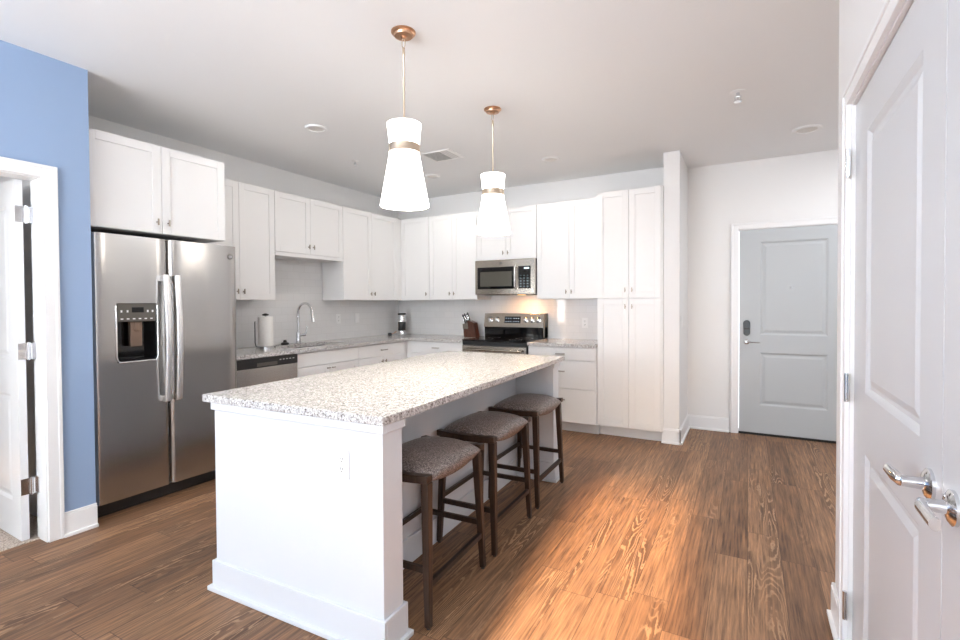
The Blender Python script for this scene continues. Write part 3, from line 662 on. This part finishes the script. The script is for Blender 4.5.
mb = MB(); mb.box(MX0+.10, MX0+.30, MY+.05, YW-.10, MZ0-.006, MZ0).box(MX0+.45, MX0+.66, MY+.05, YW-.10, MZ0-.006, MZ0); mb.build('grease_filter', GREYP, t)
badge(t, (MX0+.335, MY-.0003, MZ1-.028), .015, (0, -1, 0), .013)
mb = MB(); mb.box(-2.32, -2.24, 5.09, 5.15, MZ0-.008, MZ0-.0005); mb.build('lamp_lens', mat('hood_lamp_lens', (1, .8, .5), .3, emit=(1, .55, .22), es=5), t)
l = bpy.data.lights.new('hood_lamp_light', 'AREA'); l.shape = 'RECTANGLE'; l.size = .08; l.size_y = .06; l.energy = 2.2; l.color = (1, .50, .18)
o = bpy.data.objects.new('hood_lamp_light', l); COL.objects.link(o); o.location = (-2.28, 5.12, MZ0-.012); o.parent = None

# ---------------------------------------------------------------- island
t = thing('kitchen_island', 'white panelled kitchen island with open knee space for the stools', 'island', (-1.75, 2.4, 0))
IX0, IX1, IY0, IY1, IR = -2.182, -1.200, 1.410, 3.535, -1.504
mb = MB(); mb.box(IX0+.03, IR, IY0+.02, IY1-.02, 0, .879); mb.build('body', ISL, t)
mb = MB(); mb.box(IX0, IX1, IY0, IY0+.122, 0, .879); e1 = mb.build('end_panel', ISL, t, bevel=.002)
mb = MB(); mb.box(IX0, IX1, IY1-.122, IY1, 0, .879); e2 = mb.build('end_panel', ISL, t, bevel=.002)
def skirt(par, x0, x1, y0, y1):
    for nm, k, z0, z1 in (('skirting', .014, 0, .138), ('shoe_moulding', .030, 0, .020), ('top_moulding', .012, .845, .879)):
        m2 = MB(); m2.box(x0-k, x1+k, y0-k, y0-.0002, z0, z1).box(x0-k, x0-.0002, y0, y1, z0, z1).box(x1+.0002, x1+k, y0, y1, z0, z1).box(x0-k, x1+k, y1+.0002, y1+k, z0, z1)
        m2.build(nm, ISL, par, bevel=.003)
skirt(e1, IX0, IX1, IY0, IY0+.122); skirt(e2, IX0, IX1, IY1-.122, IY1)
mb = MB(); mb.box(IR+.0003, IR+.014, IY0+.152, IY1-.152, 0, .138); mb.build('skirting', ISL, t, bevel=.003)
mb = MB(); mb.box(-2.238, -1.180, 1.386, 3.630, .880, .914); top = tag(mb.build('granite_worktop', GRAN, bevel=.004), 'large speckled granite worktop on the island', 'worktop')
# kitchen side of the island: doors
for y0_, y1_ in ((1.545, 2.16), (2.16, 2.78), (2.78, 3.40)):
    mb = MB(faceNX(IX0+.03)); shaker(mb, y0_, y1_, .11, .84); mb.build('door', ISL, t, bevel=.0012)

def outlet(label, T, a, z, d=0, double=1):
    t = thing('power_outlet', label, 'outlet', T(a, d, z-.057))
    mb = MB(T); mb.box(a-.035, a+.035, d, d+.005, z-.057, z+.057); mb.build('cover_plate', WPLAST, t, bevel=.002)
    mb = MB(T)
    for q in (-.02, .02): mb.box(a-.016, a+.016, d+.005, d+.007, z+q-.0155, z+q+.0155)
    rc = mb.build('receptacle', WPLAST, t, bevel=.001)
    mb = MB(T)
    for q in (-.02, .02): mb.box(a-.0075, a-.0045, d+.0068, d+.0073, z+q-.002, z+q+.008).box(a+.0045, a+.0075, d+.0068, d+.0073, z+q-.002, z+q+.007).box(a-.0025, a+.0025, d+.0068, d+.0073, z+q-.011, z+q-.006)
    mb.build('slots', SLOT, rc); return t
io = outlet('white duplex outlet on the end panel of the island', faceNY(IY0), -1.398, .703, .0003)
# the whole island stands a couple of degrees off the room's axes
IA = .033; PV = Vector((-1.2, 1.4, 0))
def isl(x, y): return (PV.x+(x-PV.x)*math.cos(IA)-(y-PV.y)*math.sin(IA), PV.y+(x-PV.x)*math.sin(IA)+(y-PV.y)*math.cos(IA))
for o in (t, top, io):
    x, y = isl(o.location.x, o.location.y); o.location = (x, y, o.location.z); o.rotation_euler = (0, 0, IA)
outlet('white outlet in the sink backsplash nearer the faucet', faceX(XW+.009), 4.215, 1.155, .0003)
outlet('white outlet in the backsplash between the range and the pantry', faceNY(YW-.009), -1.61, 1.10, .0003)
def switch(label, T, a, z, d):
    t = thing('light_switch', label, 'switch', T(a, d, z-.057)); mb = MB(T); mb.box(a-.035, a+.035, d, d+.005, z-.057, z+.057); mb.build('cover_plate', WPLAST, t, bevel=.002)
    mb = MB(T); mb.box(a-.016, a+.016, d+.005, d+.008, z-.033, z+.033); mb.build('rocker', WPLAST, t, bevel=.001)
switch('white rocker switch in the sink backsplash near the corner', faceX(XW+.009), 4.53, 1.155, .0003)
switch('white light switch on the hall side of the divider wall', faceX(-.5614), 5.04, 1.138, .0003)

# ---------------------------------------------------------------- stools
st = thing('bar_stool', 'dark wood bar stool with grey-brown padded seat nearest the camera', 'bar stool', (0, 0, 0), 'bar stools along the island')
ORG[st.name] = Vector((0, 0, 0))
HW, HL, ZR = .162, .235, .590     # half depth (x), half length (y), underside of end rails
for sx in (-1, 1):
    for sy in (-1, 1):
        mb = MB(); ft = (sx*(HW+.008), sy*(HL+.018)); tp = (sx*(HW-.012), sy*(HL-.006)); 
        def q(c, h, ax, z): return [(c[0]-h, c[1]-ax, z), (c[0]+h, c[1]-ax, z), (c[0]+h, c[1]+ax, z), (c[0]-h, c[1]+ax, z)]
        mb.hexa(q(ft, .013, .013, .008), q(tp, .019, .019, ZR+.004)); lg = mb.build('leg', ESP, st, bevel=.003)
        mb = MB(); mb.cyl((ft[0], ft[1], 0), (ft[0], ft[1], .009), .009, n=12); mb.build('foot_pad', RUBBER, lg, smooth=True)
for sy in (-1, 1):     # end rails, curved like a saddle seen from the front
    mb = MB(); rings = []
    for k in range(13):
        x = -HW-.014+(2*HW+.028)*k/12; u = x/(HW+.014); z = ZR+.010*u*u
        yo = sy*(HL+.010)
        rings.append([Vector((x, yo-.022, z)), Vector((x, yo+.022, z)), Vector((x, yo+.024, z+.030)), Vector((x, yo-.024, z+.034))])
    mb.loops(rings); mb.build('end_rail', ESP, st, bevel=.004, smooth=True)
for sx in (-1, 1):
    mb = MB(); mb.box(sx*(HW-.026)-.009, sx*(HW-.026)+.009, -HL+.01, HL-.01, ZR-.002, ZR+.026); mb.build('side_rail', ESP, st, bevel=.002)
# cushion
mb = MB(); rings = []; ny = 18; nx = 22
for j in range(ny+1):
    v = -1+2*j/ny; y = v*(HL-.012); sag = .016*(1-abs(v)**2.2); ev = max(0, 1-abs(v)**8)**.5; row = []
    for i in range(nx+1):
        u = -1+2*i/nx; x = u*(HW+.016)
        e = max(0, 1-abs(u)**5)**.5; z = ZR+.018+(.026*e+.022*(1-u*u))*(.45+.55*ev)+sag
        row.append(Vector((x*(1 if abs(u) < .98 else .995), y, z)))
    bot = []
    for i in range(nx+1):
        u = 1-2*i/nx; x = u*(HW+.010); bot.append(Vector((x, y, ZR+.010-(.026*(1-v*v) if abs(u) > .9 else -.010))))
    rings.append(row+bot)
mb.loops(rings); cu = mb.build('seat_cushion', FAB, st, smooth='all')
# stretchers
def bar(name, p0, p1, w, h, m):
    mb = MB(); p0, p1 = Vector(p0), Vector(p1); d = (p1-p0).normalized(); s = d.cross(Vector((0, 0, 1))).normalized()*w; u = Vector((0, 0, h))
    mb.loops([[p-s-u, p+s-u, p+s+u, p-s+u] for p in (p0, p1)]); mb.build(name, m, st, bevel=.002)
lx = HW+.001; ly = HL+.010
bar('footrest', (lx+.002, -ly, .175), (lx+.002, ly, .175), .010, .013, ESPB)
bar('footrest', (-lx, -ly, .255), (-lx, ly, .255), .009, .012, ESPB)
for sy in (-1, 1): bar('stretcher', (-lx, sy*ly, .235), (lx, sy*ly, .235), .009, .013, ESP)
st.location = (*isl(-1.308, 1.866), 0); st.rotation_euler = (0, 0, IA+.01)
dup(st, (*isl(-1.308, 2.505), 0), IA, 'dark wood bar stool with grey-brown padded seat, the middle one of three')
dup(st, (*isl(-1.308, 3.160), 0), IA-.008, 'dark wood bar stool with grey-brown padded seat farthest from the camera')

# ---------------------------------------------------------------- pendants
pd = thing('pendant_light', 'larger-looking lit pendant lamp with white hourglass shade and bronze band, left', 'pendant lamp', (0, 0, H), 'pendant lamps over the island')
ORG[pd.name] = Vector((0, 0, H))
mb = MB(); mb.lathe([(.063, -.001), (.063, -.006), (.058, -.012), (.050, -.014), (.046, -.024), (.020, -.026), (.012, -.034), (.004, -.036)], (0, 0, H), n=40); cn = mb.build('canopy', BRONZE, pd, smooth=True)
mb = MB()
lp = [(.010*math.cos(a), 0, H-.060+.026*math.sin(a)) for a in [2*PI*k/20 for k in range(20)]]
n_ = 8; rings = []
for k in range(20):
    a = 2*PI*k/20; c = Vector(lp[k]); o_ = Vector((math.cos(a), 0, math.sin(a)))
    rings.append([c+o_*.0022*math.cos(2*PI*i/n_)+Vector((0, 1, 0))*.0022*math.sin(2*PI*i/n_) for i in range(n_)])
mb.loops(rings, closed=True); mb.build('loop', CHAMP, pd, smooth=True)
mb = MB(); mb.lathe([(.004, 2.652), (.007, 2.648), (.007, 2.612), (.0055, 2.610), (.0055, 2.27), (.010, 2.268), (.012, 2.20), (.018, 2.19), (.018, 2.12), (.012, 2.118)], (0, 0, 0), n=20); mb.build('rod', CHAMP, pd, smooth=True)
prof = [(.1265, 1.838), (.114, 1.905), (.1015, 1.972), (.0895, 2.04), (.0800, 2.095), (.0765, 2.128), (.0785, 2.165), (.0825, 2.212), (.0885, 2.258)]
mb = MB(); th = .0025
mb.lathe(prof+[(r-th, z) for r, z in prof[::-1]], (0, 0, 0), n=64, cap=False, closed=True); sh = mb.build('lamp_shade', SHADE, pd, smooth=True)
sh['label'] = 'white fabric hourglass shade, glowing'
mb = MB(); mb.lathe([(.0815, 2.110), (.0795, 2.128), (.0805, 2.150), (.0775, 2.150), (.0768, 2.128), (.0785, 2.110)], (0, 0, 0), n=64, cap=False, closed=True); mb.build('band', CHAMP, pd, smooth=True)
mb = MB(); mb.lathe([(.0835, 2.246), (.0835, 2.249), (.006, 2.249), (.006, 2.246)], (0, 0, 0), n=48, cap=False, closed=True); mb.build('halo_cap', SHADEIN, pd, smooth=True)  # unseen cap added to stop bulb light making a ceiling halo
mb = MB(); mb.cyl((-.079, 0, 2.236), (.079, 0, 2.236), .002, n=8).cyl((0, -.079, 2.236), (0, .079, 2.236), .002, n=8); mb.build('spider', CHAMP, pd)
mb = MB(); mb.lathe([(.010, 2.118), (.014, 2.10), (.026, 2.06), (.030, 2.035), (.026, 2.012), (.012, 2.002), (.002, 2.0)], (0, 0, 0), n=24); bu = mb.build('bulb', BULBM, pd, smooth=True)
P1, P2 = (-1.560, 2.024, H), (-1.622, 3.140, H)
pd.location = P1
pd2 = dup(pd, P2, 0, 'smaller-looking lit pendant lamp with white hourglass shade and bronze band, nearer the range')
for p in (P1, P2):
    l = bpy.data.lights.new('pendant_bulb_light', 'POINT'); l.energy = 38; l.color = (1, .88, .73); l.shadow_soft_size = .025
    o = bpy.data.objects.new('pendant_bulb_light', l); COL.objects.link(o); o.location = (p[0], p[1], 1.972)

# ---------------------------------------------------------------- ceiling fittings
def disc(name, label, cat, x, y, r, parts=True, drop=.012):
    t = thing(name, label, cat, (x, y, H)); mb = MB()
    mb.lathe([(r, -.0005), (r, -.005), (r*.93, -drop), (r*.74, -drop), (r*.70, -drop*.55)], (x, y, H), n=40); mb.build('trim_ring', WPLAST, t, smooth=True)
    mb = MB(); mb.lathe([(r*.69, -drop*.50), (r*.69, -drop*.62), (.002, -drop*.75)], (x, y, H), n=40); mb.build('lens', CABIN, t, smooth=True)
disc('ceiling_downlight', 'white round ceiling downlight above the refrigerator cabinets', 'ceiling light', -3.015, 2.776, .085)
disc('ceiling_downlight', 'white round ceiling downlight near the back left kitchen corner', 'ceiling light', -3.05, 4.45, .085)
disc('ceiling_downlight', 'white round ceiling downlight in front of the range cabinets', 'ceiling light', -1.69, 4.506, .085)
disc('ceiling_downlight', 'white round ceiling downlight in front of the entry door', 'ceiling light', .412, 4.768, .105)
for x, y in ((-3.015, 2.776), (-3.05, 4.45), (-1.69, 4.506)):  # fill lamps added under the kitchen downlights to brighten the cabinets
    l = bpy.data.lights.new('downlight_fill', 'AREA'); l.shape = 'DISK'; l.size = .12; l.energy = 3.6; l.color = (1, .96, .91)
    o = bpy.data.objects.new('downlight_fill', l); COL.objects.link(o); o.location = (x, y, H-.013)
def sprink(label, x, y, k=1.4):
    t = thing('fire_sprinkler', label, 'sprinkler', (x, y, H)); mb = MB(); mb.lathe([(.034*k, -.0005), (.034*k, -.003), (.015*k, -.007)], (x, y, H), n=24); mb.build('escutcheon', WPLAST, t, smooth=True)
    mb = MB(); mb.cyl((x, y, H-.007), (x, y, H-.022*k), .008*k, n=12).box(x-.014*k, x-.010*k, y-.003, y+.003, H-.042*k, H-.02*k).box(x+.010*k, x+.014*k, y-.003, y+.003, H-.042*k, H-.02*k).box(x-.014*k, x+.014*k, y-.004, y+.004, H-.024*k, H-.020*k).cyl((x, y, H-.024*k), (x, y, H-.042*k), .004, n=8)
    mb.build('head', CHROME, t); mb = MB(); mb.lathe([(.019*k, -.046*k), (.019*k, -.042*k)], (x, y, H), n=16); mb.build('deflector', CHROME, t)
sprink('small sprinkler head in the ceiling over the sink cabinets', -3.383, 3.603, .9)
sprink('sprinkler head in the ceiling ahead of the entry hall', -.066, 3.697)
# air vent
vx0, vx1, vy0, vy1 = -2.70, -2.38, 3.73, 4.03
t = thing('ceiling_vent', 'square white ceiling air vent with louvres behind the near pendant', 'vent', ((vx0+vx1)/2, (vy0+vy1)/2, H))
mb = MB(); w_ = .022
mb.box(vx0, vx1, vy0, vy0+w_, H-.010, H-.0005).box(vx0, vx1, vy1-w_, vy1, H-.010, H-.0005).box(vx0, vx0+w_, vy0+w_, vy1-w_, H-.010, H-.0005).box(vx1-w_, vx1, vy0+w_, vy1-w_, H-.010, H-.0005); mb.build('frame', WPLAST, t, bevel=.002)
mb = MB(); mb.box(vx0+w_, vx1-w_, vy0+w_, vy1-w_, H-.0030, H-.0006); mb.build('backing', mat('duct_grey', (.30, .30, .29), .6), t)
mid = vx0+.19
for k in range(9):
    y = vy0+.04+k*.0275; mb = MB(); mb.hexa([(vx0+w_, y, H-.008), (mid, y, H-.008), (mid, y+.020, H-.0035), (vx0+w_, y+.020, H-.0035)], [(vx0+w_, y, H-.0065), (mid, y, H-.0065), (mid, y+.021, H-.0031), (vx0+w_, y+.021, H-.0031)]); mb.build('louvre', WPLAST, t)
for k in range(4):
    x = mid+.012+k*.026; mb = MB(); mb.hexa([(x, vy0+w_, H-.008), (x, vy1-w_, H-.008), (x+.010, vy1-w_, H-.0035), (x+.010, vy0+w_, H-.0035)], [(x, vy0+w_, H-.0065), (x, vy1-w_, H-.0065), (x+.011, vy1-w_, H-.0031), (x+.011, vy0+w_, H-.0031)]); mb.build('louvre', WPLAST, t)
